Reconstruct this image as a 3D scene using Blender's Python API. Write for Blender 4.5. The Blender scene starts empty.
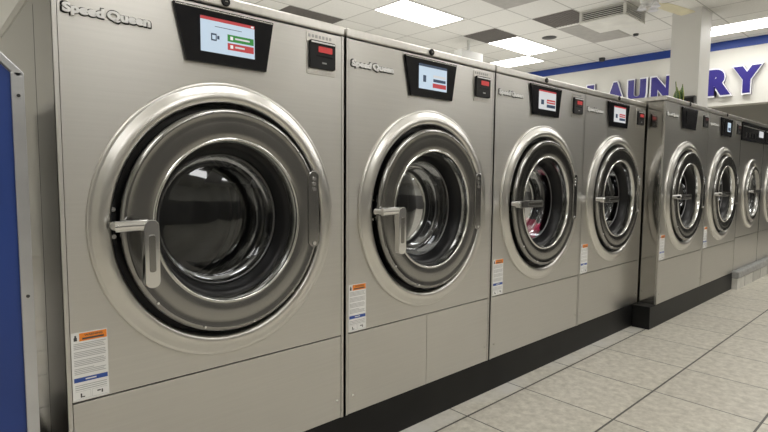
import bpy, math, random
from mathutils import Vector, Matrix
random.seed(7)
col = bpy.context.scene.collection
PI = math.pi
KZ = 1.06            # the round fronts measure slightly taller than wide

# ------------------------------------------------------------------ materials
def newmat(name):
    m = bpy.data.materials.new(name); m.use_nodes = True
    nt = m.node_tree; nt.nodes.clear()
    out = nt.nodes.new('ShaderNodeOutputMaterial')
    return m, nt, out

def N(nt, typ, **kw):
    n = nt.nodes.new(typ)
    for k, v in kw.items(): setattr(n, k, v)
    return n

def principled(name, rgb, rough=0.5, metal=0.0, noise=0.0, nscale=(8, 8, 8), bump=0.0, emis=None, estr=0.0, aniso=0.0, rnoise=0.0, coat=0.0, spec=0.5):
    m, nt, out = newmat(name)
    b = N(nt, 'ShaderNodeBsdfPrincipled')
    b.inputs['Base Color'].default_value = (*rgb, 1)
    b.inputs['Roughness'].default_value = rough
    b.inputs['Metallic'].default_value = metal
    b.inputs['Coat Weight'].default_value = coat; b.inputs['Specular IOR Level'].default_value = spec
    if emis is not None:
        b.inputs['Emission Color'].default_value = (*emis, 1); b.inputs['Emission Strength'].default_value = estr
    nt.links.new(b.outputs[0], out.inputs[0])
    tc = N(nt, 'ShaderNodeTexCoord'); mp = N(nt, 'ShaderNodeMapping'); mp.inputs['Scale'].default_value = nscale
    nz = N(nt, 'ShaderNodeTexNoise'); nz.inputs['Scale'].default_value = 1.0; nz.inputs['Detail'].default_value = 4
    nt.links.new(tc.outputs['Object'], mp.inputs[0]); nt.links.new(mp.outputs[0], nz.inputs['Vector'])
    if noise:
        mr = N(nt, 'ShaderNodeMapRange'); mr.inputs['From Min'].default_value = .25; mr.inputs['From Max'].default_value = .75
        mr.inputs['To Min'].default_value = 1 - noise; mr.inputs['To Max'].default_value = 1 + noise
        nt.links.new(nz.outputs[0], mr.inputs[0])
        mx = N(nt, 'ShaderNodeVectorMath', operation='SCALE'); mx.inputs[0].default_value = rgb
        nt.links.new(mr.outputs[0], mx.inputs['Scale']); nt.links.new(mx.outputs[0], b.inputs['Base Color'])
    if rnoise:
        mr = N(nt, 'ShaderNodeMapRange'); mr.inputs['From Min'].default_value = .3; mr.inputs['From Max'].default_value = .7
        mr.inputs['To Min'].default_value = rough - rnoise; mr.inputs['To Max'].default_value = rough + rnoise
        nt.links.new(nz.outputs[0], mr.inputs[0]); nt.links.new(mr.outputs[0], b.inputs['Roughness'])
    if bump:
        bp = N(nt, 'ShaderNodeBump'); bp.inputs['Strength'].default_value = bump; bp.inputs['Distance'].default_value = .002
        nt.links.new(nz.outputs[0], bp.inputs['Height']); nt.links.new(bp.outputs[0], b.inputs['Normal'])
    if aniso:
        b.inputs['Anisotropic'].default_value = aniso
        cx = N(nt, 'ShaderNodeCombineXYZ'); cx.inputs[2].default_value = 1
        nt.links.new(cx.outputs[0], b.inputs['Tangent'])
    return m

def emit(name, rgb, s):
    m, nt, out = newmat(name)
    e = N(nt, 'ShaderNodeEmission'); e.inputs[0].default_value = (*rgb, 1); e.inputs[1].default_value = s
    nt.links.new(e.outputs[0], out.inputs[0]); return m

M = {}
# brushed stainless: vertical smear from the horizontal grain, faint smudges from noise
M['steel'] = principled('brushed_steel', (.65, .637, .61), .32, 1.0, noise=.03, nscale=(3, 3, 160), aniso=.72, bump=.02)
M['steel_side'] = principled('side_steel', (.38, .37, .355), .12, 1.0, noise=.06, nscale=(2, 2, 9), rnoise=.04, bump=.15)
M['steel_top'] = principled('top_steel', (.70, .68, .65), .30, 1.0, noise=.05, nscale=(60, 60, 20))
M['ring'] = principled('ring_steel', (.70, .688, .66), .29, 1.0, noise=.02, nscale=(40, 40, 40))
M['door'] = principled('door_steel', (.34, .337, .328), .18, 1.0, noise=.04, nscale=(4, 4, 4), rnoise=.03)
M['lip'] = principled('polished_lip', (.62, .62, .60), .15, 1.0)
M['chrome'] = principled('chrome', (.80, .80, .80), .10, 1.0)
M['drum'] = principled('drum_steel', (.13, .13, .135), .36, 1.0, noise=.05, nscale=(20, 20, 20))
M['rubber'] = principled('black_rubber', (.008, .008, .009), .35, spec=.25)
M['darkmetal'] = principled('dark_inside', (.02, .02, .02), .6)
M['black'] = principled('black_gloss', (.008, .008, .010), .15, spec=.25)
M['blackmatte'] = principled('black_matte', (.012, .012, .013), .5, spec=.25)
M['silver'] = principled('silver_print', (.80, .80, .80), .4, .3)
M['plinth'] = principled('plinth_black', (.010, .010, .010), .42, spec=.2, noise=.25, nscale=(6, 6, 6), bump=.1)
M['white_label'] = principled('label_white', (.80, .80, .79), .5)
M['orange'] = principled('label_orange', (.85, .26, .03), .5)
M['labelblue'] = principled('label_blue', (.03, .08, .33), .5)
M['ink'] = principled('label_ink', (.06, .06, .06), .6)
M['ink_grey'] = principled('label_ink_grey', (.38, .38, .38), .6)
M['screen_bg'] = principled('screen_background', (.2, .25, .3), .2, emis=(.66, .80, .95), estr=.62)
M['screen_white'] = principled('screen_white', (.2, .2, .2), .2, emis=(.9, .92, .95), estr=.55)
M['screen_red'] = principled('screen_red', (.2, .02, .02), .2, emis=(.62, .09, .10), estr=.55)
M['screen_green'] = principled('screen_green', (.02, .2, .02), .2, emis=(.05, .17, .07), estr=.6)
M['screen_pale'] = principled('screen_pale', (.2, .2, .2), .2, emis=(1, 1, 1), estr=.7)
M['screen_mark'] = principled('screen_mark', (.02, .03, .05), .2, emis=(.08, .12, .2), estr=.4)
M['screen_off'] = principled('screen_off', (.012, .012, .014), .08)
M['led_red'] = principled('led_red', (.3, .02, .02), .3, emis=(.75, .07, .07), estr=.36)
M['led_dim'] = principled('led_dim', (.10, .015, .015), .3)
M['blue_panel'] = principled('blue_panel', (.018, .048, .22), .38, noise=.12, nscale=(3, 3, 3))
M['alu'] = principled('aluminium_trim', (.62, .63, .66), .32, .9, noise=.06, nscale=(5, 5, 12))
M['wall'] = principled('wall_paint', (.70, .69, .64), .6, noise=.03, nscale=(1.5, 1.5, 1.5))
M['wall_grey'] = principled('wall_grey', (.40, .39, .36), .7, noise=.05, nscale=(1.5, 1.5, 1.5))
M['stripe'] = principled('blue_stripe', (.008, .045, .28), .4)
M['column'] = principled('column_paint', (.72, .71, .68), .5, noise=.03, nscale=(2, 2, 1))
M['sign_purple'] = principled('sign_purple', (.024, .016, .19), .35)
M['sign_white'] = principled('sign_white', (.88, .88, .92), .4)
M['sign_side_shade'] = principled('sign_side_shade', (.16, .14, .24), .5)  # shadow on the letter sides is put into this darker colour
M['frame_white'] = principled('fixture_white', (.75, .75, .72), .5)
M['light'] = emit('troffer_light', (1.0, .98, .94), 10.5)
M['tile_grey'] = principled('grey_ceiling_tile', (.42, .405, .38), .8, noise=.08, nscale=(10, 10, 10))
M['tile_dark'] = principled('dark_ceiling_grille', (.20, .185, .17), .7, noise=.1, nscale=(30, 30, 30))
M['fixture_dark'] = principled('dark_plastic', (.04, .04, .04), .5)
M['ac'] = principled('ac_housing', (.80, .79, .74), .55, noise=.10, nscale=(5, 5, 5))
M['ac_dark'] = principled('ac_slots', (.008, .01, .008), .6)
M['blade'] = principled('fan_blade', (.80, .74, .52), .5, noise=.06, nscale=(8, 8, 8))
M['concrete'] = principled('concrete_cap', (.33, .33, .32), .85, noise=.2, nscale=(25, 25, 25), bump=.4)
M['cloth'] = principled('glowing_pink_cloth', (.80, .05, .16), .8, noise=.35, nscale=(30, 30, 30), emis=(.8, .05, .15), estr=.5)  # slight glow stands in for light that hardly reaches into the drum
M['pot'] = principled('plant_pot', (.30, .12, .07), .7)
M['soil'] = principled('soil', (.04, .025, .015), .9)
M['box_grey'] = principled('box_dark_grey', (.06, .06, .06), .5)

def glass_mat():
    m, nt, out = newmat('door_glass')
    tr = N(nt, 'ShaderNodeBsdfTransparent'); tr.inputs[0].default_value = (.45, .46, .47, 1)
    gl = N(nt, 'ShaderNodeBsdfGlossy'); gl.inputs[0].default_value = (.9, .92, .95, 1); gl.inputs['Roughness'].default_value = .04
    fr = N(nt, 'ShaderNodeFresnel'); fr.inputs[0].default_value = 1.4
    mr = N(nt, 'ShaderNodeMapRange'); mr.inputs['To Min'].default_value = .05; mr.inputs['To Max'].default_value = .6
    mx = N(nt, 'ShaderNodeMixShader')
    nt.links.new(fr.outputs[0], mr.inputs[0]); nt.links.new(mr.outputs[0], mx.inputs[0])
    nt.links.new(tr.outputs[0], mx.inputs[1]); nt.links.new(gl.outputs[0], mx.inputs[2]); nt.links.new(mx.outputs[0], out.inputs[0])
    return m
M['glass'] = glass_mat()

def grid_line(nt, sep_out, off, pitch, half):
    """1 on a grid line, 0 elsewhere"""
    a = N(nt, 'ShaderNodeMath', operation='SUBTRACT'); a.inputs[1].default_value = off
    b = N(nt, 'ShaderNodeMath', operation='PINGPONG'); b.inputs[1].default_value = pitch / 2
    c = N(nt, 'ShaderNodeMath', operation='LESS_THAN'); c.inputs[1].default_value = half
    nt.links.new(sep_out, a.inputs[0]); nt.links.new(a.outputs[0], b.inputs[0]); nt.links.new(b.outputs[0], c.inputs[0])
    return c.outputs[0]

def tile_mat(name, rgb1, rgb2, line_rgb, ox, px, oy, py, hx, hy, rough, nsc, celltone=.05, bump=.1, base_dirt=False):
    m, nt, out = newmat(name)
    b = N(nt, 'ShaderNodeBsdfPrincipled'); nt.links.new(b.outputs[0], out.inputs[0])
    tc = N(nt, 'ShaderNodeTexCoord'); sp = N(nt, 'ShaderNodeSeparateXYZ'); nt.links.new(tc.outputs['Object'], sp.inputs[0])
    gx = grid_line(nt, sp.outputs[0], ox, px, hx); gy = grid_line(nt, sp.outputs[1], oy, py, hy)
    mxm = N(nt, 'ShaderNodeMath', operation='MAXIMUM'); nt.links.new(gx, mxm.inputs[0]); nt.links.new(gy, mxm.inputs[1])
    n1 = N(nt, 'ShaderNodeTexNoise'); n1.inputs['Scale'].default_value = nsc; n1.inputs['Detail'].default_value = 8; n1.inputs['Roughness'].default_value = .65
    nt.links.new(tc.outputs['Object'], n1.inputs['Vector'])
    mr = N(nt, 'ShaderNodeMapRange'); mr.inputs['From Min'].default_value = .35; mr.inputs['From Max'].default_value = .65
    nt.links.new(n1.outputs[0], mr.inputs[0])
    mix = N(nt, 'ShaderNodeMix', data_type='RGBA'); mix.inputs[6].default_value = (*rgb1, 1); mix.inputs[7].default_value = (*rgb2, 1)
    nt.links.new(mr.outputs[0], mix.inputs[0])
    # each tile its own tone
    sn = N(nt, 'ShaderNodeVectorMath', operation='SUBTRACT'); sn.inputs[1].default_value = (ox, oy, 0)
    dv = N(nt, 'ShaderNodeVectorMath', operation='DIVIDE'); dv.inputs[1].default_value = (px, py, 1)
    fl = N(nt, 'ShaderNodeVectorMath', operation='FLOOR'); wn = N(nt, 'ShaderNodeTexWhiteNoise')
    nt.links.new(tc.outputs['Object'], sn.inputs[0]); nt.links.new(sn.outputs[0], dv.inputs[0]); nt.links.new(dv.outputs[0], fl.inputs[0]); nt.links.new(fl.outputs[0], wn.inputs[0])
    m2 = N(nt, 'ShaderNodeMapRange'); m2.inputs['To Min'].default_value = 1 - celltone; m2.inputs['To Max'].default_value = 1 + celltone
    nt.links.new(wn.outputs[0], m2.inputs[0])
    sc = N(nt, 'ShaderNodeVectorMath', operation='SCALE'); nt.links.new(mix.outputs[2], sc.inputs[0]); nt.links.new(m2.outputs[0], sc.inputs['Scale'])
    last = sc.outputs[0]
    if base_dirt:   # scuffed pale cement strip along the foot of the machines
        g = N(nt, 'ShaderNodeMapRange'); g.inputs['From Min'].default_value = -.10; g.inputs['From Max'].default_value = -.07
        nt.links.new(sp.outputs[1], g.inputs[0])
        n3 = N(nt, 'ShaderNodeTexNoise'); n3.inputs['Scale'].default_value = 3; n3.inputs['Detail'].default_value = 5; nt.links.new(tc.outputs['Object'], n3.inputs['Vector'])
        mr3 = N(nt, 'ShaderNodeMapRange'); mr3.inputs['From Min'].default_value = .4; mr3.inputs['From Max'].default_value = .6; nt.links.new(n3.outputs[0], mr3.inputs[0])
        mu = N(nt, 'ShaderNodeMath', operation='MULTIPLY'); nt.links.new(g.outputs[0], mu.inputs[0]); nt.links.new(mr3.outputs[0], mu.inputs[1])
        mw = N(nt, 'ShaderNodeMix', data_type='RGBA'); mw.inputs[7].default_value = (.66, .64, .60, 1)
        nt.links.new(mu.outputs[0], mw.inputs[0]); nt.links.new(last, mw.inputs[6]); last = mw.outputs[2]
    ml = N(nt, 'ShaderNodeMix', data_type='RGBA'); ml.inputs[7].default_value = (*line_rgb, 1)
    nt.links.new(mxm.outputs[0], ml.inputs[0]); nt.links.new(last, ml.inputs[6]); nt.links.new(ml.outputs[2], b.inputs['Base Color'])
    b.inputs['Roughness'].default_value = rough
    bp = N(nt, 'ShaderNodeBump'); bp.inputs['Strength'].default_value = bump; bp.inputs['Distance'].default_value = .002
    inv = N(nt, 'ShaderNodeMath', operation='SUBTRACT'); nt.links.new(n1.outputs[0], inv.inputs[0]); nt.links.new(mxm.outputs[0], inv.inputs[1])
    nt.links.new(inv.outputs[0], bp.inputs['Height']); nt.links.new(bp.outputs[0], b.inputs['Normal'])
    return m
M['floor'] = tile_mat('floor_tiles', (.50, .47, .40), (.72, .685, .60), (.07, .065, .055), 1.915, .445, -.53, .435, .0030, .0045, .36, 26, .05, .25, True)
M['ceiling'] = tile_mat('ceiling_tiles', (.76, .75, .71), (.82, .81, .77), (.46, .45, .42), 4.53, .645, 2.79, .63, .009, .009, .9, 40, .04, .2)
M['curb_tile'] = tile_mat('curb_tiles', (.50, .49, .45), (.62, .61, .57), (.12, .12, .11), 5.32, .30, -.5, 2.0, .006, .001, .5, 12, .25, .2)

def leaf_mat():
    m, nt, out = newmat('snake_plant_leaf')
    b = N(nt, 'ShaderNodeBsdfPrincipled'); nt.links.new(b.outputs[0], out.inputs[0]); b.inputs['Roughness'].default_value = .45
    tc = N(nt, 'ShaderNodeTexCoord'); w = N(nt, 'ShaderNodeTexWave'); w.bands_direction = 'Z'; w.inputs['Scale'].default_value = 14; w.inputs['Distortion'].default_value = 5
    nt.links.new(tc.outputs['Object'], w.inputs['Vector'])
    mx = N(nt, 'ShaderNodeMix', data_type='RGBA'); mx.inputs[6].default_value = (.035, .10, .03, 1); mx.inputs[7].default_value = (.12, .22, .07, 1)
    nt.links.new(w.outputs[0], mx.inputs[0]); nt.links.new(mx.outputs[2], b.inputs['Base Color']); return m
M['leaf'] = leaf_mat()
M['leaf_edge'] = principled('leaf_edge', (.50, .50, .12), .5)

# ------------------------------------------------------------------ mesh builder
class MB:
    def __init__(s): s.v = []; s.f = []; s.m = []; s.mats = []; s.sm = []
    def mi(s, mat):
        if mat not in s.mats: s.mats.append(mat)
        return s.mats.index(mat)
    def add(s, vs, fs, mat, smooth=False):
        o = len(s.v); s.v += [tuple(v) for v in vs]; k = s.mi(mat)
        for f in fs: s.f.append([i + o for i in f]); s.m.append(k); s.sm.append(smooth)
    def box(s, x0, x1, y0, y1, z0, z1, mat):
        vs = [(x, y, z) for x in (x0, x1) for y in (y0, y1) for z in (z0, z1)]
        s.add(vs, [(0, 1, 3, 2), (4, 6, 7, 5), (0, 4, 5, 1), (2, 3, 7, 6), (0, 2, 6, 4), (1, 5, 7, 3)], mat)
    def prism(s, pts, y0, y1, mat, axis='y'):
        """polygon in the XZ plane (counterclockwise seen from -Y), extruded from y0 (front) to y1"""
        n = len(pts)
        if axis == 'y': f = lambda p, t: (p[0], t, p[1])
        elif axis == 'z': f = lambda p, t: (p[0], p[1], t)
        else: f = lambda p, t: (t, p[0], p[1])
        vs = [f(p, y0) for p in pts] + [f(p, y1) for p in pts]
        fs = [list(range(n)), list(range(2 * n - 1, n - 1, -1))] + [(i, i + n, (i + 1) % n + n, (i + 1) % n) for i in range(n)]
        s.add(vs, fs, mat)
    def lathe(s, prof, cx, cz, mat, kz=KZ, seg=96, smooth=True, cap=False):
        """profile of (r, y) turned about the Y axis"""
        vs = []
        for r, y in prof:
            for k in range(seg):
                a = 2 * PI * k / seg
                vs.append((cx + r * math.cos(a), y, cz + r * math.sin(a) * kz))
        fs = []
        for i in range(len(prof) - 1):
            for k in range(seg):
                a, b = i * seg + k, i * seg + (k + 1) % seg
                fs.append((a, b, b + seg, a + seg))
        s.add(vs, fs, mat, smooth)
        if cap: s.add([vs[(len(prof) - 1) * seg + k] for k in range(seg)], [list(range(seg))], mat, False)
    def tube(s, pts, r, mat, seg=12, smooth=True):
        pts = [Vector(p) for p in pts]; rings = []
        for i, p in enumerate(pts):
            d = (pts[min(i + 1, len(pts) - 1)] - pts[max(i - 1, 0)]).normalized()
            u = d.cross(Vector((0, 0, 1)) if abs(d.z) < .9 else Vector((1, 0, 0))).normalized(); w = d.cross(u)
            rr = r[i] if isinstance(r, (list, tuple)) else r
            rings.append([p + (u * math.cos(2 * PI * k / seg) + w * math.sin(2 * PI * k / seg)) * rr for k in range(seg)])
        vs = [v for q in rings for v in q]
        fs = [(i * seg + k, i * seg + (k + 1) % seg, (i + 1) * seg + (k + 1) % seg, (i + 1) * seg + k) for i in range(len(pts) - 1) for k in range(seg)]
        s.add(vs, fs, mat, smooth)
        s.add(rings[0], [list(range(seg))[::-1]], mat); s.add(rings[-1], [list(range(seg))], mat)
    def plate_hole(s, x0, x1, z0, z1, cx, cz, rx, rz, y0, y1, mat, seg=96):
        """rectangular plate with an elliptical hole; front at y0, back at y1"""
        ang = [2 * PI * k / seg for k in range(seg)] + [math.atan2(z - cz, x - cx) % (2 * PI) for x in (x0, x1) for z in (z0, z1)]
        ang = sorted(ang); n = len(ang); inn = []; outp = []
        for a in ang:
            c, d = math.cos(a), math.sin(a)
            t = min(((x1 - cx) / c if c > 1e-9 else (x0 - cx) / c if c < -1e-9 else 1e9), ((z1 - cz) / d if d > 1e-9 else (z0 - cz) / d if d < -1e-9 else 1e9))
            q = 1 / math.sqrt((c / rx) ** 2 + (d / rz) ** 2)
            inn.append((cx + c * q, cz + d * q)); outp.append((cx + c * t, cz + d * t))
        vs = [(p[0], y, p[1]) for y in (y0, y1) for L in (inn, outp) for p in L]
        fs = []
        for i in range(n):
            j = (i + 1) % n
            fs.append((i, i + n, j + n, j))                               # front
            fs.append((i + 2 * n, j + 2 * n, j + 3 * n, i + 3 * n))       # back
            fs.append((i + n, i + 3 * n, j + 3 * n, j + n))               # rim
            fs.append((i, j, j + 2 * n, i + 2 * n))                       # hole
        s.add(vs, fs, mat)
    def text(s, body, mat, place, w=None, h=None, offset=0.0, extrude=0.0, bevel=0.0, shear=0.0):
        """lettering fitted to w x h; place(x, y, z) maps letter space to object space"""
        cu = bpy.data.curves.new('lettering', 'FONT'); cu.body = body; cu.size = 1; cu.offset = offset; cu.extrude = extrude; cu.bevel_depth = bevel; cu.shear = shear
        cu.resolution_u = 4; cu.space_character = 1.0 + offset * .4; cu.space_word = .55
        o = bpy.data.objects.new('lettering', cu); col.objects.link(o)
        dg = bpy.context.evaluated_depsgraph_get(); dg.update()
        me = bpy.data.meshes.new_from_object(o.evaluated_get(dg))
        vs = [v.co.copy() for v in me.vertices]
        x0 = min(v.x for v in vs); x1 = max(v.x for v in vs); y0 = min(v.y for v in vs); y1 = max(v.y for v in vs)
        sx = w / (x1 - x0) if w else 1; sy = h / (y1 - y0) if h else sx
        s.add([place((v.x - x0) * sx, (v.y - y0) * sy, v.z) for v in vs], [list(p.vertices) for p in me.polygons], mat)
        bpy.data.objects.remove(o); bpy.data.curves.remove(cu); bpy.data.meshes.remove(me)
    def build(s, name, parent=None, bevel=0.0, loc=(0, 0, 0), segs=2):
        me = bpy.data.meshes.new(name); me.from_pydata(s.v, [], s.f)
        for m in s.mats: me.materials.append(m)
        me.polygons.foreach_set('material_index', s.m); me.polygons.foreach_set('use_smooth', s.sm)
        me.update()
        import bmesh
        bm = bmesh.new(); bm.from_mesh(me); bmesh.ops.recalc_face_normals(bm, faces=bm.faces); bm.to_mesh(me); bm.free()
        o = bpy.data.objects.new(name, me); col.objects.link(o); o.location = loc
        if parent is not None: o.parent = parent
        if bevel:
            b = o.modifiers.new('bevel', 'BEVEL'); b.width = bevel; b.segments = segs; b.limit_method = 'ANGLE'; b.angle_limit = math.radians(40); b.harden_normals = False
        return o

def tag(o, label, cat, group=None):
    o['label'] = label; o['category'] = cat
    if group: o['group'] = group
    return o
def thing(name, label, cat, loc=(0, 0, 0), group=None):
    o = bpy.data.objects.new(name, None); o.empty_display_size = .1; col.objects.link(o); o.location = loc
    return tag(o, label, cat, group)
def struct(o): o['kind'] = 'structure'; return o
def rounded(x0, x1, z0, z1, r, n=5):
    pts = []
    for cx, cz, a0 in ((x1 - r, z0 + r, -PI / 2), (x1 - r, z1 - r, 0), (x0 + r, z1 - r, PI / 2), (x0 + r, z0 + r, PI)):
        for k in range(n + 1):
            a = a0 + PI / 2 * k / n; pts.append((cx + r * math.cos(a), cz + r * math.sin(a)))
    return pts

# ------------------------------------------------------------------ washing machine
WID, DEP = .864, 1.05
ZB, ZS, ZG, ZT = .157, .461, 1.5144, 1.5457
CX, CZ = .431, .90

def screen_mesh(kind):
    s = MB(); x0, x1, z0, z1 = .352, .517, 1.380, 1.476; y = -.0125
    def r(a, b, c, d, mat, lift=1):
        s.box(x0 + (x1 - x0) * a, x0 + (x1 - x0) * b, y - .0006 * lift, y + .001, z0 + (z1 - z0) * c, z0 + (z1 - z0) * d, mat)
    if kind == 'menu':
        r(0, 1, 0, 1, M['screen_bg']); r(0, 1, .91, 1, M['screen_red'], 2); r(.93, .98, .93, .98, M['screen_pale'], 3)
        r(.48, .98, .40, .60, M['screen_green'], 2); r(.48, .98, .15, .35, M['screen_red'], 2)
        r(.53, .58, .45, .55, M['screen_pale'], 3); r(.53, .58, .2, .3, M['screen_pale'], 3)
        r(.62, .90, .48, .53, M['screen_white'], 3); r(.62, .80, .23, .28, M['screen_white'], 3)
        r(.25, .75, .75, .765, M['screen_mark'], 2)
        r(.18, .28, .34, .55, M['screen_mark'], 2); r(.20, .26, .38, .50, M['screen_bg'], 3); r(.29, .33, .40, .50, M['screen_mark'], 2)
    elif kind == 'blue':
        r(0, 1, 0, 1, M['screen_bg']); r(0, 1, .90, 1, M['screen_mark'], 2)
        r(.50, .95, .52, .62, M['screen_white'], 2); r(.50, .95, .34, .46, M['screen_mark'], 2); r(.48, .97, .10, .28, M['screen_red'], 2)
        r(.14, .24, .28, .55, M['screen_mark'], 2)
    elif kind == 'white':
        r(0, 1, 0, 1, M['screen_white']); r(0, 1, .92, 1, M['screen_red'], 2); r(.45, .95, .34, .55, M['screen_red'], 2)
        r(.48, .92, .42, .46, M['screen_white'], 3); r(.45, .95, .12, .28, M['screen_mark'], 2); r(.12, .28, .25, .5, M['screen_mark'], 2)
    elif kind == 'half':
        r(0, 1, 0, 1, M['screen_off']); r(.45, .95, .1, .9, M['screen_bg'], 2); r(.55, .9, .2, .45, M['screen_mark'], 3)
    elif kind == 'pale':
        r(0, 1, 0, 1, M['screen_white']); r(0, 1, .9, 1, M['screen_mark'], 2); r(.5, .9, .2, .4, M['screen_mark'], 2)
    else:
        r(0, 1, 0, 1, M['screen_off'])
    return s

def dish(r0, y0, r1, y1, n=6):
    return [(r0 + (r1 - r0) * t / n, y0 + (y1 - y0) * (1 - math.cos(PI * t / n)) / 2) for t in range(n + 1)]

def build_handle(kind, door):
    h = MB(); y = -.06
    if kind == 'vertical':
        h.tube([(.112, -.035, .905), (.112, y - .03, .905)], .013, M['chrome'])
        h.tube([(.100, y - .02, .906), (.14, y - .03, .908), (.172, y - .035, .908)], [.015, .014, .015], M['chrome'], 14)
        h.prism([(p[0], p[1]) for p in rounded(.158, .194, .750, .922, .016)], y - .050, y - .026, M['chrome'])
        h.prism([(p[0], p[1]) for p in rounded(.168, .184, .790, .885, .006)], y - .0515, y - .049, M['door'])
    else:
        h.tube([(.112, -.035, .905), (.112, y - .015, .905)], .014, M['chrome'])
        h.prism([(p[0], p[1]) for p in rounded(.075, .285, .888, .922, .013)], y - .035, y - .012, M['chrome'])
        h.prism([(p[0], p[1]) for p in rounded(.150, .272, .897, .913, .006)], y - .0365, y - .034, M['door'])
        h.tube([(.090, y - .04, .905), (.090, y - .030, .905)], .010, M['door'])
    o = h.build('handle', door, .003); o['label'] = 'chrome door handle'
    return o

def build_machine(handle, screen, lower_split=False, tall=0.0):
    t = thing('washing_machine', '', 'washing machine')
    zt, zg = ZT + tall, ZG + tall
    # body shell: sides, back, floor and dark inner front with the door opening
    b = MB()
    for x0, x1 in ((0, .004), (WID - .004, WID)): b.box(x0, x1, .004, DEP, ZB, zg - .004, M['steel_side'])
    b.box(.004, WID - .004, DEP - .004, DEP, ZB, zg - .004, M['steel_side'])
    b.box(.004, WID - .004, .012, DEP - .004, ZB, ZB + .004, M['darkmetal'])
    for x0, x1 in ((0, .0095), (WID - .0095, WID)): b.box(x0, x1, -.001, .012, ZB, zg - .003, M['steel'])
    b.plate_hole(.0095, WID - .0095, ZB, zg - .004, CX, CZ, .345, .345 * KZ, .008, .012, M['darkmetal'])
    b.box(-.0004, 0, .235, .237, ZB + .02, zg - .03, M['box_grey'])
    b.build('body', t)
    p = MB(); p.plate_hole(.011, WID - .011, ZS + .0022, zg - .005, CX, CZ, .345, .345 * KZ, -.0005, .008, M['steel'])
    p.build('front_panel', t)
    spans = [(.011, .4295), (.4310, WID - .011)] if lower_split else [(.011, WID - .011)]
    for x0, x1 in spans:
        q = MB(); q.box(x0, x1, -.0005, .008, ZB + .001, ZS - .0022, M['steel']); q.build('lower_panel', t, .0012)
    for x, z in ((.03, ZB + .07), (WID - .03, ZB + .07)):
        s = MB(); s.tube([(x, -.0035, z), (x, .002, z)], .0045, M['chrome'], 10); s.build('screw', t)
    tp = MB(); tp.box(-.001, WID + .001, -.004, DEP, zg, zt, M['steel_top'])
    top = tp.build('top_panel', t, .005, segs=3)
    l = MB(); l.lathe([(.013, .0), (.013, -.008), (.010, -.010), (.008, -.0095), (.0001, -.0095)], CX, zt - .0155, M['blackmatte'], 1, 24)
    l.box(CX - .004, CX + .004, -.0115, -.009, zt - .0165, zt - .0145, M['chrome']); l.build('lock', top)
    # broad ring around the door
    r = MB()
    r.lathe([(.377, .0), (.377, -.007), (.374, -.010), (.370, -.009), (.366, -.010), (.356, -.017), (.342, -.021), (.331, -.021), (.324, -.016), (.321, -.006), (.321, .03)], CX, CZ, M['ring'])
    r.build('door_surround', t)
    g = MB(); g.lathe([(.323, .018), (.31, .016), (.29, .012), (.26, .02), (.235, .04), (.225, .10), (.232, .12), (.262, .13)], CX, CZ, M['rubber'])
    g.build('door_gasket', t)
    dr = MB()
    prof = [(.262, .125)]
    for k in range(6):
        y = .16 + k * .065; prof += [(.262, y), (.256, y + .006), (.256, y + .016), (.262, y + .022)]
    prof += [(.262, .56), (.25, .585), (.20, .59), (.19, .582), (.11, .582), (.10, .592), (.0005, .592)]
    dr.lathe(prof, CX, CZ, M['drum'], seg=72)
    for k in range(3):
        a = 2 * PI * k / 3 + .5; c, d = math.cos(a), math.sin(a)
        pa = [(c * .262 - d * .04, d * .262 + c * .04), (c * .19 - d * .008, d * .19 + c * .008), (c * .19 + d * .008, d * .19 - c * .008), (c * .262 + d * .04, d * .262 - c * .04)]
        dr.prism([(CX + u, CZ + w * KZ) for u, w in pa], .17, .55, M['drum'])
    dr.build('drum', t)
    # door: dished steel ring, black inner rim, glass bowl
    d = MB()
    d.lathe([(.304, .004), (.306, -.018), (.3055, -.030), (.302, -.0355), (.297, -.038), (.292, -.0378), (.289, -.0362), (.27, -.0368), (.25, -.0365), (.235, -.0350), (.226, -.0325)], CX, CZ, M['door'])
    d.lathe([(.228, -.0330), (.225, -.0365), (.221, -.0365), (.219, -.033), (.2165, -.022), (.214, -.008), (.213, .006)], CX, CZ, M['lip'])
    for k in range(12):
        a = 2 * PI * k / 12 + .2; x, z = CX + .296 * math.cos(a), CZ + .296 * math.sin(a) * KZ
        if math.cos(a) > -.9 and abs(math.sin(a)) > .35: d.tube([(x, -.0435, z), (x, -.038, z)], .0035, M['chrome'], 8)
    door = d.build('door', t)
    w = MB(); w.lathe([(.214, .000), (.207, .002), (.199, .014), (.190, .04), (.186, .06)], CX, CZ, M['rubber']); w.lathe([(.1875, .050), (.184, .047), (.182, .053)], CX, CZ, M['drum']); w.build('window_seal', door)
    gl = MB()
    gl.lathe([(.184, .05), (.180, .07), (.175, .085), (.169, .098), (.163, .100), (.150, .096), (.12, .086), (.08, .0765), (.04, .0705), (.0005, .0685)], CX, CZ, M['glass'])
    gl.build('glass', door)
    hp = MB(); hp.prism([(x, z) for x, z in rounded(.690, .730, .80, 1.05, .019)], -.0415, -.028, M['door'])
    for z in (.812, .99, 1.007, 1.024): hp.tube([(.711, -.0445, z), (.711, -.040, z)], .0065, M['chrome'], 12)
    hp.build('hinge', door, .003)
    lt = MB(); lt.box(.106, .122, -.006, .012, .855, .965, M['blackmatte'])
    for z in (.875, .945): lt.tube([(.115, -.010, z), (.115, -.004, z)], .006, M['chrome'], 10)
    lt.build('latch', door, .002)
    build_handle(handle, door)
    # control panel, its screen shifts up with the taller machines
    cp = MB(); cp.prism([(.313, 1.349), (.558, 1.349), (.584, 1.500), (.280, 1.500)], -.010, .0, M['black'])
    cp.box(.284, .580, -.0106, -.009, 1.494, 1.4975, M['chrome'])
    cpo = cp.build('control_panel', t, .003, loc=(0, 0, tall))
    so = screen_mesh(screen).build('screen', cpo)
    c = MB()
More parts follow.
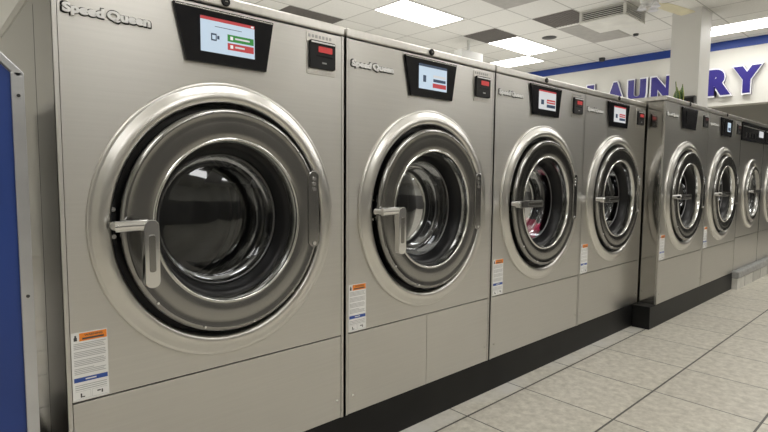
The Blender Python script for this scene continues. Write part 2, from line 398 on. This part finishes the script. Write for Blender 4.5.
    c.prism(rounded(.709, .828, 1.368, 1.504, .006), -.003, .0, M['steel_top'])
    c.prism(rounded(.718, .820, 1.388, 1.477, .006), -.012, -.002, M['blackmatte'])
    c.box(.722, .816, -.015, -.011, 1.468, 1.473, M['silver'])
    c.box(.741, .808, -.0128, -.011, 1.425, 1.430, M['black'])
    c.box(.765, .783, -.0128, -.011, 1.404, 1.409, M['ink_grey'])
    for k in range(7): c.box(.716 + k * .014, .725 + k * .014, -.0036, -.0025, 1.486, 1.496, M['ink_grey'])
    co = c.build('card_reader', t, .0015, loc=(0, 0, tall))
    dd = MB(); dd.prism(rounded(.750, .806, 1.440, 1.459, .003), -.0135, -.011, M['led_red'] if tall == 0 else M['led_dim'])
    dob = dd.build('red_display', co)
    # raised brand lettering
    lg = MB()
    lg.text('Speed Queen', M['blackmatte'], lambda x, y, z: (.0165 + x, -.002 + z * 0, 1.4075 + y), .2085, .0365, .085, 0)
    lg.text('Speed Queen', M['silver'], lambda x, y, z: (.0205 + x, -.0045 - z * .4, 1.4115 + y), .200, .029, .056, .006)
    lg.build('brand_lettering', t, loc=(0, 0, tall * 1.0))
    # warning sticker
    wl = MB(); a0, a1, b0, b1 = .0120, .0940, .4660, .6400
    def r(x0, x1, z0, z1, mat, k=1): wl.box(a0 + (a1 - a0) * x0, a0 + (a1 - a0) * x1, -.0010 - .0003 * k, .0, b0 + (b1 - b0) * z0, b0 + (b1 - b0) * z1, mat)
    r(0, 1, 0, 1, M['white_label'], 0); r(.22, .98, .87, .985, M['orange'])
    wl.text('WARNING', M['ink'], lambda x, y, z: (a0 + (a1 - a0) * .36 + x, -.0016, b0 + (b1 - b0) * .935 + y), (a1 - a0) * .5, .0055, .02)
    r(.30, .90, .89, .915, M['ink'], 2)
    r(.07, .16, .88, .93, M['ink']); r(.09, .14, .93, .96, M['ink'])
    for k in range(19):
        z = .83 - k * .0245
        if k in (4, 9, 14): continue
        r(.06, random.choice((.93, .88, .95, .6 if k % 4 == 3 else .9)), z, z + .009, M['ink_grey'])
    r(.04, .97, .27, .335, M['labelblue']); r(.35, .65, .295, .312, M['white_label'], 2)
    for k in range(3): r(.06, .94, .215 - k * .03, .224 - k * .03, M['ink_grey'])
    r(.06, .48, .02, .022, M['ink_grey']); r(.06, .48, .130, .133, M['ink_grey']); r(.52, .95, .02, .022, M['ink_grey']); r(.52, .95, .130, .133, M['ink_grey'])
    r(.475, .48, .02, .13, M['ink_grey']); r(.52, .525, .02, .13, M['ink_grey'])
    r(.20, .24, .04, .10, M['ink']); r(.24, .32, .04, .055, M['ink']); r(.66, .76, .08, .10, M['ink']); r(.78, .82, .05, .10, M['ink'])
    wl.build('warning_label', t)['label'] = 'white sticker with orange header and blue band'
    return t

def dup(root, loc, sx=1.0):
    r = root.copy(); col.objects.link(r); r.location = loc; r.scale = (sx, 1, 1)
    for ch in list(root.children):
        c = ch.copy(); col.objects.link(c); c.parent = r
        for g in list(ch.children):
            d = g.copy(); col.objects.link(d); d.parent = c
    return r
def set_screen(root, kind):
    for c in root.children:
        for g in c.children:
            if g.name.startswith('screen'):
                n = screen_mesh(kind).build('tmp'); g.data = n.data; bpy.data.objects.remove(n)

GRP = 'stainless washing machines in the long row'
m1 = build_machine('vertical', 'menu')
tag(m1, 'front-load stainless washer next to the blue cabinet, menu screen with green and red buttons', 'washing machine', GRP)
m2 = dup(m1, (.876, 0, 0)); set_screen(m2, 'blue'); X2 = .876
for c in list(m2.children):
    if c.name.startswith('lower_panel'): bpy.data.objects.remove(c)
for x0, x1 in ((.011, .4295), (.4312, WID - .011)):
    q = MB(); q.box(x0, x1, -.0005, .008, ZB + .001, ZS - .0022, M['steel']); q.build('lower_panel', m2, .0012)
m2['label'] = 'second stainless washer from the blue cabinet, lever hanging down and lower panel split in two'
m3 = build_machine('horizontal', 'white'); m3.location = (1.752, 0, 0)
tag(m3, 'stainless washer with pink laundry behind its door glass and a level door lever', 'washing machine', GRP)
m4 = dup(m3, (2.620, 0, 0)); set_screen(m4, 'white')
m4['label'] = 'stainless washer just before the step in the row, empty drum and white and red screen'
SX = 1.072
m5 = build_machine('horizontal', 'off', tall=.040); m5.location = (3.505, -.12, 0); m5.scale = (SX, 1, 1)
tag(m5, 'stainless washer set forward at the step in the row, its side showing and screen dark', 'washing machine', GRP)
m6 = dup(m5, (4.436, -.12, 0), SX); set_screen(m6, 'half')
m6['label'] = 'washer on the far end of the black plinth, standing next to the tiled curb'

# smaller front machines with a full-width dark console, on the tiled curb
def build_far():
    t = thing('washing_machine', '', 'washing machine', group='far machines with a dark console')
    W2, Z0, Z1 = .855, .172, 1.585; cx, cz = .470, .885
    b = MB()
    for x0, x1 in ((0, .006), (W2 - .006, W2)): b.box(x0, x1, 0, .95, Z0, Z1 - .03, M['steel_side'])
    b.box(.006, W2 - .006, .944, .95, Z0, Z1 - .03, M['steel_side']); b.box(.006, W2 - .006, .01, .944, Z0, Z0 + .004, M['darkmetal'])
    b.build('body', t)
    f = MB(); f.plate_hole(.006, W2 - .006, Z0 + .31, 1.385, cx, cz, .27, .30, 0, .01, M['steel']); f.build('front_panel', t)
    q = MB(); q.box(.006, W2 - .006, 0, .01, Z0, Z0 + .305, M['steel']); q.build('lower_panel', t, .001)
    tp = MB(); tp.box(-.001, W2 + .001, -.006, .95, Z1 - .03, Z1, M['steel_top']); tp.build('top_panel', t, .004)
    c = MB(); c.box(.006, W2 - .006, -.012, .012, 1.388, Z1 - .033, M['black']); c.box(.03, W2 - .03, -.0135, -.011, Z1 - .075, Z1 - .068, M['steel_top'])
    for k in range(4): c.box(.10 + k * .11, .14 + k * .11, -.016, -.011, 1.42, 1.46, M['blackmatte'])
    co = c.build('control_panel', t, .003)
    s = MB(); s.box(.60, .76, -.015, -.0115, 1.44, 1.50, M['screen_white']); s.build('screen', co)
    r = MB(); r.lathe([(.30, 0), (.30, -.008), (.292, -.014), (.27, -.016), (.255, -.014), (.25, -.006), (.25, .02)], cx, cz, M['ring'], 1.12); r.build('door_surround', t)
    dr = MB(); dr.lathe([(.25, .02), (.245, .3), (.24, .45), (.0005, .46)], cx, cz, M['drum'], 1.12, 48); dr.build('drum', t)
    d = MB(); d.lathe([(.240, .0), (.240, -.02), (.235, -.030), (.22, -.032), (.195, -.026), (.190, -.0), (.190, .02)], cx, cz, M['door'], 1.12); door = d.build('door', t)
    g = MB(); g.lathe([(.192, .01), (.18, .04), (.10, .05), (.0005, .052)], cx, cz, M['glass'], 1.12, 48); g.build('glass', door)
    h = MB(); h.prism(rounded(cx - .245, cx + .04, .895, .925, .012), -.075, -.055, M['chrome']); h.tube([(cx - .21, -.06, .91), (cx - .21, -.03, .91)], .012, M['chrome']); h.build('handle', door, .002)
    return t
m7 = build_far(); m7.location = (5.370, -.12, 0); m7['label'] = 'washer with a dark console strip, first one standing on the tiled curb'
m8 = dup(m7, (6.232, -.12, 0)); m8['label'] = 'washer with a dark console strip, half cut off by the edge of the view'

# laundry behind the glass of the third machine
def cloth_blob():
    s = MB(); rnd = random.Random(3); nu, nv = 28, 18; vs = []
    for i in range(nv + 1):
        th = PI * i / nv
        for k in range(nu):
            a = 2 * PI * k / nu
            rr = 1 + .18 * math.sin(3 * a + 4 * th) + .12 * math.sin(5 * a - 7 * th + 1) + .08 * rnd.uniform(-1, 1) * math.sin(th)
            vs.append((.085 * rr * math.sin(th) * math.cos(a), .075 * rr * math.sin(th) * math.sin(a), .062 * rr * math.cos(th)))
    fs = [(i * nu + k, i * nu + (k + 1) % nu, (i + 1) * nu + (k + 1) % nu, (i + 1) * nu + k) for i in range(nv) for k in range(nu)]
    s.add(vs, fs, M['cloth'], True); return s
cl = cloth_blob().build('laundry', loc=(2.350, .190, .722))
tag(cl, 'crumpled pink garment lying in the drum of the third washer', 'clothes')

# ------------------------------------------------------------------ plinths, curb
def plinth(x0, x1, y0, label, xs=None):
    t = MB()
    if xs is None: t.box(x0, x1, y0, .95, 0, ZB - .001, M['plinth'])
    else: t.prism([(xs, y0), (x1, y0), (x1, .95), (x0, .95), (x0, -.002), (xs, -.002)], 0, ZB - .001, M['plinth'], 'z')
    o = t.build('machine_plinth', None, .004); return tag(o, label, 'plinth')
plinth(-.05, 3.488, .0, 'long black plinth carrying the four nearer washers').data
plinth(3.490, 5.360, -.12, 'shorter black plinth stepping forward under the two washers past the gap', 3.402)
t = thing('tiled_curb', 'low tiled curb with a rough concrete cap under the far washers', 'curb', (0, 0, 0))
b = MB(); b.box(5.366, 8.6, -.165, .9, 0, .10, M['curb_tile']); b.build('tiled_base', t, .003)
b = MB(); b.box(5.364, 8.6, -.172, .9, .101, .17, M['concrete']); b.build('concrete_cap', t, .012)

# ------------------------------------------------------------------ blue cabinet at the left edge
t = thing('vending_cabinet', 'blue cabinet with aluminium edge trim and a cut top corner beside the first washer', 'cabinet', (-.5, 0, 0))
XR = .439   # right edge in local x
b = MB(); b.prism([(-.40, .02), (XR - .012, .02), (XR - .012, 1.235), (XR - .16, 1.385), (-.40, 1.385)], .012, .75, M['alu']); b.build('body', t, .003)
b = MB(); b.prism([(-.38, .04), (XR - .024, .04), (XR - .020, 1.256), (XR - .156, 1.392), (-.38, 1.392)], -.004, .012, M['blue_panel']); b.build('front_panel', t, .001)
def strip(p, q, wd):
    d = Vector((q[0] - p[0], q[1] - p[1])).normalized(); n = Vector((-d.y, d.x)) * wd
    return [p, q, (q[0] + n.x, q[1] + n.y), (p[0] + n.x, p[1] + n.y)]
tr = MB()
tr.prism(strip((XR, .02), (XR, 1.262), .025), -.010, .012, M['alu'])
tr.prism(strip((XR, 1.262), (XR - .15, 1.412), .016), -.010, .012, M['alu'])
tr.prism(strip((XR - .15, 1.41), (-.40, 1.41), .025), -.010, .012, M['alu'])
tr.prism([(-.40, .02), (-.375, .02), (-.375, 1.385), (-.40, 1.385)], -.010, .012, M['alu'])
for z in (.30, .75, 1.21): tr.tube([(XR - .012, -.0125, z), (XR - .012, -.009, z)], .004, M['fixture_dark'], 8)
tr.build('edge_trim', t, .002)

# ------------------------------------------------------------------ room
HC = 3.30; XW = 9.85; XL, YF, YB = -3.6, -6.0, 6.2
def slab(name, x0, x1, y0, y1, z0, z1, mat):
    b = MB(); b.box(x0, x1, y0, y1, z0, z1, mat); return struct(b.build(name))
slab('floor', XL, 12.2, YF, YB, -.08, 0, M['floor'])
slab('ceiling', XL, 12.2, YF, YB, HC, HC + .08, M['ceiling'])
slab('wall_left', XL - .1, XL, YF, YB, 0, HC, M['wall'])
slab('wall_front', XL, 12.2, YF - .1, YF, 0, HC, M['wall'])
slab('wall_back', XL, 12.2, YB, YB + .1, 0, HC, M['wall'])
slab('wall_right', 12.1, 12.2, YF, YB, 0, HC, M['wall_grey'])
slab('wall_soffit', XW, XW + .25, -1.9, YB, 2.245, HC, M['wall'])
slab('trim_1', XW - .012, XW - .001, -1.9, YB, 3.165, HC - .001, M['stripe'])

b = MB(); b.box(XL + .01, 12.0, YF + .001, YF + .03, .001, 2.05, principled('dark_reflect_panel', (.17, .165, .16), .5)); struct(b.build('reflect_panel_front'))  # unseen dark panel, added so steel and door glass mirror a darker tone
slab('reflect_panel_right', 12.05, 12.099, YF + .04, -1.0, .01, 3.2, M['box_grey'])  # another added dark panel out of view, darkens reflections in the farther washers
t = slab('column', 7.57, 8.00,   .92, 1.28, 0, HC - .001, M['column']); t.name = 'trim_2'
t['kind'] = 'structure'
b = MB(); b.box(7.50, 7.5695, .93, 1.12, 1.75, 2.13, M['box_grey']); b.box(7.494, 7.50, .945, 1.105, 1.77, 2.11, M['blackmatte'])
tag(b.build('electrical_box', None, .004), 'dark electrical box fixed low on the white column', 'electrical box')

# sign letters
spans = {'L': (3.58, 3.22), 'A': (3.20, 2.79), 'U': (2.78, 2.41), 'N': (2.37, 1.96), 'D': (1.91, 1.52), 'R': (1.475, 1.075), 'Y': (1.10, .665)}
where = {'L': 'first letter', 'A': 'second letter', 'U': 'third letter', 'N': 'fourth letter, just before the column', 'D': 'fifth letter, behind the column', 'R': 'sixth letter, just past the column', 'Y': 'last letter'}
for ch, (ya, yb) in spans.items():
    w, h = ya - yb, .478
    t = thing('sign_letter', 'purple letter %s outlined in white, %s of the wall sign' % (ch, where[ch]), 'sign letter', (XW, (ya + yb) / 2, 2.385), 'purple wall sign letters')
    bk = MB(); bk.text(ch, M['sign_white'], lambda x, y, z: (-.07 - z, w / 2 - x, y), w, h, .095, .012)
    bk.text(ch, M['sign_side_shade'], lambda x, y, z: (-.034 - z * 1.0, w / 2 - .006 - x, y + .004), w - .012, h - .008, .095, .030)
    bk.build('letter_outline', t)
    e = .024
    fc = MB(); fc.text(ch, M['sign_purple'], lambda x, y, z: (-.085 - z, w / 2 - e - x, e + y), w - 2 * e, h - 2 * e, .074, .003)
    fc.build('letter_face', t)

# ceiling lights
def troffer(x0, x1, y0, y1, label, lv='light'):
    t = thing('ceiling_light', label, 'ceiling light', ((x0 + x1) / 2, (y0 + y1) / 2, HC), 'recessed ceiling lights')
    w, d = (x1 - x0) / 2, (y1 - y0) / 2; f = .018
    b = MB()
    for a in ((-w, w, -d, -d + f), (-w, w, d - f, d), (-w, -w + f, -d + f, d - f), (w - f, w, -d + f, d - f)): b.box(*a, -.008, -.001, M['frame_white'])
    b.build('frame', t)
    b = MB(); b.box(-w + f, w - f, -d + f, d - f, -.005, -.001, M[lv]); b.build('diffuser', t)
troffer(4.53, 5.76, 3.44, 4.05, 'lit ceiling light above the second washer, largest one in view')
troffer(7.11, 8.40, 3.44, 4.05, 'lit ceiling light touching the brown ceiling grille')
troffer(8.40, 9.05, 4.08, 4.95, 'small lit ceiling light seen just over the top of the third washer')
troffer(8.74, 9.34, -.10, 1.62, 'long lit ceiling light beyond the column near the sign wall')
hid = 'lit ceiling light over the aisle, out of the view'
for x in (-2.0, .6, 3.2, 5.8, 8.0):
    for y in (-1.6, -4.2):
        troffer(x, x + 1.25, y, y + .61, hid)
for x in (-2.0, .8): troffer(x, x + 1.25, 2.2, 2.81, 'lit ceiling light behind the machine row, out of the view')

# grey panels and brown grilles in the ceiling grid
def cpanel(name, x0, x1, y0, y1, mat, label, cat, grille=False):
    b = MB(); b.box(x0 + .01, x1 - .01, y0 + .01, y1 - .01, HC - .006, HC - .001, mat)
    if grille:
        n = 14
        for k in range(n):
            y = y0 + .03 + (y1 - y0 - .06) * k / (n - 1); b.box(x0 + .02, x1 - .02, y - .006, y + .006, HC - .014, HC - .006, mat)
    return tag(b.build(name), label, cat)
cpanel('ceiling_grille', 6.465, 7.11, 3.42, 4.05, M['tile_dark'], 'brown ceiling grille touching the lit panel over the second washer', 'ceiling grille', True)
cpanel('ceiling_grille', 6.465, 7.11, 2.16, 2.79, M['tile_dark'], 'brown ceiling grille beside the louvered air conditioner', 'ceiling grille', True)
cpanel('ceiling_grille', 3.60, 4.53, 4.68, 5.31, M['tile_dark'], 'brown ceiling grille low over the gap between the first two washers', 'ceiling grille', True)
cpanel('ceiling_panel', 7.20, 8.40, 2.16, 2.79, M['tile_grey'], 'plain grey ceiling panel just beyond the louvered air conditioner', 'ceiling panel')
cpanel('ceiling_panel', 4.53, 5.82, 2.16, 2.79, M['tile_grey'], 'plain grey ceiling panel cut by the top of the view', 'ceiling panel')

# louvered ceiling cassette
t = thing('air_conditioner', 'louvered white air conditioner box hanging from the ceiling', 'air conditioner', (6.98, 1.845, HC))
hx, hy, hz = .32, .315, .165
b = MB(); b.box(-hx, hx, -hy, hy, -hz, -hz + .02, M['ac']); b.box(-hx, hx, -hy, hy, -.02, -.001, M['ac'])
for sx in (-1, 1):
    for sy in (-1, 1): b.box(min(sx * hx, sx * (hx - .035)), max(sx * hx, sx * (hx - .035)), min(sy * hy, sy * (hy - .035)), max(sy * hy, sy * (hy - .035)), -hz + .02, -.02, M['ac'])
b.build('housing', t, .003)
b = MB(); b.box(-hx + .04, hx - .04, -hy + .04, hy - .04, -hz + .021, -.021, M['ac_dark']); b.build('core', t)
b = MB()
for k in range(5):
    z = -.038 - k * .0245
    for s in (-1, 1):
        b.box(s * hx - .012, s * hx + .004 if s > 0 else s * hx + .012, -hy + .035, hy - .035, z - .0028, z + .0028, M['ac'])
        b.box(-hx + .035, hx - .035, s * hy - .012, s * hy + .008, z - .0028, z + .0028, M['ac'])
b.build('louvers', t)

def round_fix(name, x, y, r, h, label, cat, mat):
    vs = MB(); seg = 28
    prof = [(r, 0), (r, -h * .5), (r * .85, -h), (.0005, -h)]
    pts = []; 
    for rr, z in prof:
        for k in range(seg): a = 2 * PI * k / seg; pts.append((rr * math.cos(a), rr * math.sin(a), z))
    fs = [(i * seg + k, i * seg + (k + 1) % seg, (i + 1) * seg + (k + 1) % seg, (i + 1) * seg + k) for i in range(len(prof) - 1) for k in range(seg)]
    vs.add(pts, fs, mat, True); return tag(vs.build(name, loc=(x, y, HC - .001)), label, cat)
round_fix('ceiling_speaker', 7.55, 3.13, .115, .012, 'round dark speaker set in the ceiling', 'speaker', M['box_grey'])
round_fix('smoke_detector', 8.33, 2.07, .04, .03, 'small dark detector on the ceiling beyond the grey panel', 'detector', M['fixture_dark'])
round_fix('security_camera', 9.60, 3.20, .055, .06, 'dark dome camera on the ceiling against the blue stripe', 'security camera', M['fixture_dark'])
b = MB(); b.box(6.45, 7.02, 4.05, 4.22, 2.96, 3.10, M['frame_white']); b.box(6.70, 6.74, 4.11, 4.15, 3.10, HC, M['frame_white'])
tag(b.build('emergency_light', None, .008), 'white box hanging from the ceiling, seen over the second washer', 'emergency light')

# ceiling fan
t = thing('ceiling_fan', 'cream-bladed ceiling fan at the top edge of the view before the column', 'ceiling fan', (6.33, 1.10, 0))
def disc(s, prof, mat, seg=28, cx=0, cy=0):
    pts = [(cx + rr * math.cos(2 * PI * k / seg), cy + rr * math.sin(2 * PI * k / seg), z) for rr, z in prof for k in range(seg)]
    s.add(pts, [(i * seg + k, i * seg + (k + 1) % seg, (i + 1) * seg + (k + 1) % seg, (i + 1) * seg + k) for i in range(len(prof) - 1) for k in range(seg)], mat, True)
b = MB(); disc(b, [(.0005, HC - .001), (.07, HC - .002), (.06, HC - .03), (.02, HC - .05), (.02, 3.19), (.09, 3.18), (.11, 3.15), (.10, 3.10), (.05, 3.08), (.0005, 3.08)], M['frame_white']); b.build('motor', t)
for k in range(3):
    a = 2 * PI * k / 3; b = MB(); disc(b, [(.012, 3.09), (.03, 3.07), (.055, 3.03), (.05, 3.028), (.0005, 3.05)], M['sign_white'], 20, .09 * math.cos(a), .09 * math.sin(a)); b.build('lamp_shade', t)
for k in range(2):
    a = math.radians(-10 + 180 * k); d = Vector((math.cos(a), math.sin(a), 0)); n = Vector((-d.y, d.x, 0))
    b = MB(); pts = [(.10, .02), (.20, .025), (.24, .075), (.45, .092), (.80, .095), (.85, .085)]
    outl = [d * r_ - n * w_ for r_, w_ in pts] + [d * r_ + n * w_ for r_, w_ in reversed(pts)]
    b.prism([(p.x, p.y) for p in outl], 3.118, 3.126, M['blade'], 'z'); b.build('blade', t)

# plant on the machine top
t = thing('potted_snake_plant', 'small snake plant with yellow-edged leaves standing on the washers before the sign', 'plant', (5.00, .30, ZT + .041))
b = MB(); disc(b, [(.0005, 0), (.065, 0), (.085, .12), (.092, .12), (.092, .14), (.080, .14), (.078, .125), (.0005, .122)], M['pot']); b.build('pot', t)
b = MB(); disc(b, [(.077, .128), (.0005, .13)], M['soil']); b.build('soil', t)
for lx, ly, hgt, tilt, rot in ((-.045, 0, .205, -.16, .2), (.0, .02, .17, .10, 1.2), (.035, -.01, .20, .16, -.3), (-.01, -.035, .13, -.3, .6), (.05, .03, .15, .4, -.6)):
    b = MB(); L = []; R_ = []; Cn = []; nst = 10
    for i in range(nst + 1):
        u = i / nst; wd = .031 * (math.sin(PI * min(1, u * .85 + .15)) ** .6) * (1 - u ** 4) + .001
        c = Vector((lx + tilt * hgt * u * (.4 + .6 * u), ly, .115 + hgt * u)); s_ = Vector((math.cos(rot), math.sin(rot), 0)) * wd
        L.append(c - s_); R_.append(c + s_); Cn.append(c + Vector((math.sin(rot), -math.cos(rot), 0)) * -.006)
    for q0, q1, mat in ((L, Cn, 'leaf'), (Cn, R_, 'leaf')):
        b.add(q0 + q1, [(i, i + 1, i + nst + 2, i + nst + 1) for i in range(nst)], M[mat], True)
    L2 = [p + (p - c) * .22 for p, c in zip(L, Cn)]; R2 = [p + (p - c) * .22 for p, c in zip(R_, Cn)]
    b.add(L2 + L, [(i, i + 1, i + nst + 2, i + nst + 1) for i in range(nst)], M['leaf_edge'], True)
    b.add(R_ + R2, [(i, i + 1, i + nst + 2, i + nst + 1) for i in range(nst)], M['leaf_edge'], True)
    b.build('leaf', t)

# ------------------------------------------------------------------ unseen fill lights, added only to brighten the ceiling
def add_ceiling_fill(x, y, z, sx, sy, p):
    l = bpy.data.lights.new('ceiling_fill', 'AREA'); l.shape = 'RECTANGLE'; l.size = sx; l.size_y = sy; l.energy = p; l.color = (1, .985, .95)
    o = bpy.data.objects.new('ceiling_fill', l); col.objects.link(o); o.location = (x, y, z); o.rotation_euler = (PI, 0, 0)
add_ceiling_fill(3.5, 3.4, 1.5, 11.0, 3.2, 78)
add_ceiling_fill(4.0, -2.6, 1.9, 11.0, 2.5, 52)

# ------------------------------------------------------------------ camera, world, view
f, pit, yaw, roll, cx, dd_, hh = 517.518, .0784774, .8295323, .00760958, -.263475, 1.444676, 1.036786
F = Vector((math.cos(yaw) * math.cos(pit), math.sin(yaw) * math.cos(pit), -math.sin(pit)))
R = Vector((math.sin(yaw), -math.cos(yaw), 0)); U = R.cross(F)
Ri = R * math.cos(roll) + U * math.sin(roll); Ui = -R * math.sin(roll) + U * math.cos(roll)
cam = bpy.data.cameras.new('camera'); co = bpy.data.objects.new('camera', cam); col.objects.link(co)
mw = Matrix.Identity(4)
for i in range(3): mw[i][0] = Ri[i]; mw[i][1] = Ui[i]; mw[i][2] = -F[i]
mw.translation = Vector((cx, -dd_, hh)); co.matrix_world = mw
cam.sensor_width = 36; cam.lens = f / 768 * 36; cam.clip_start = .02
sc = bpy.context.scene; sc.camera = co
w = bpy.data.worlds.new('world'); sc.world = w; w.use_nodes = True
w.node_tree.nodes['Background'].inputs[0].default_value = (.8, .82, .85, 1); w.node_tree.nodes['Background'].inputs[1].default_value = .3
sc.view_settings.view_transform = 'Standard'; sc.view_settings.look = 'None'; sc.view_settings.exposure = 0.0
sc.cycles.max_bounces = 8; sc.cycles.transparent_max_bounces = 12; sc.cycles.caustics_reflective = False; sc.cycles.caustics_refractive = False
sc.cycles.sample_clamp_indirect = 3.0
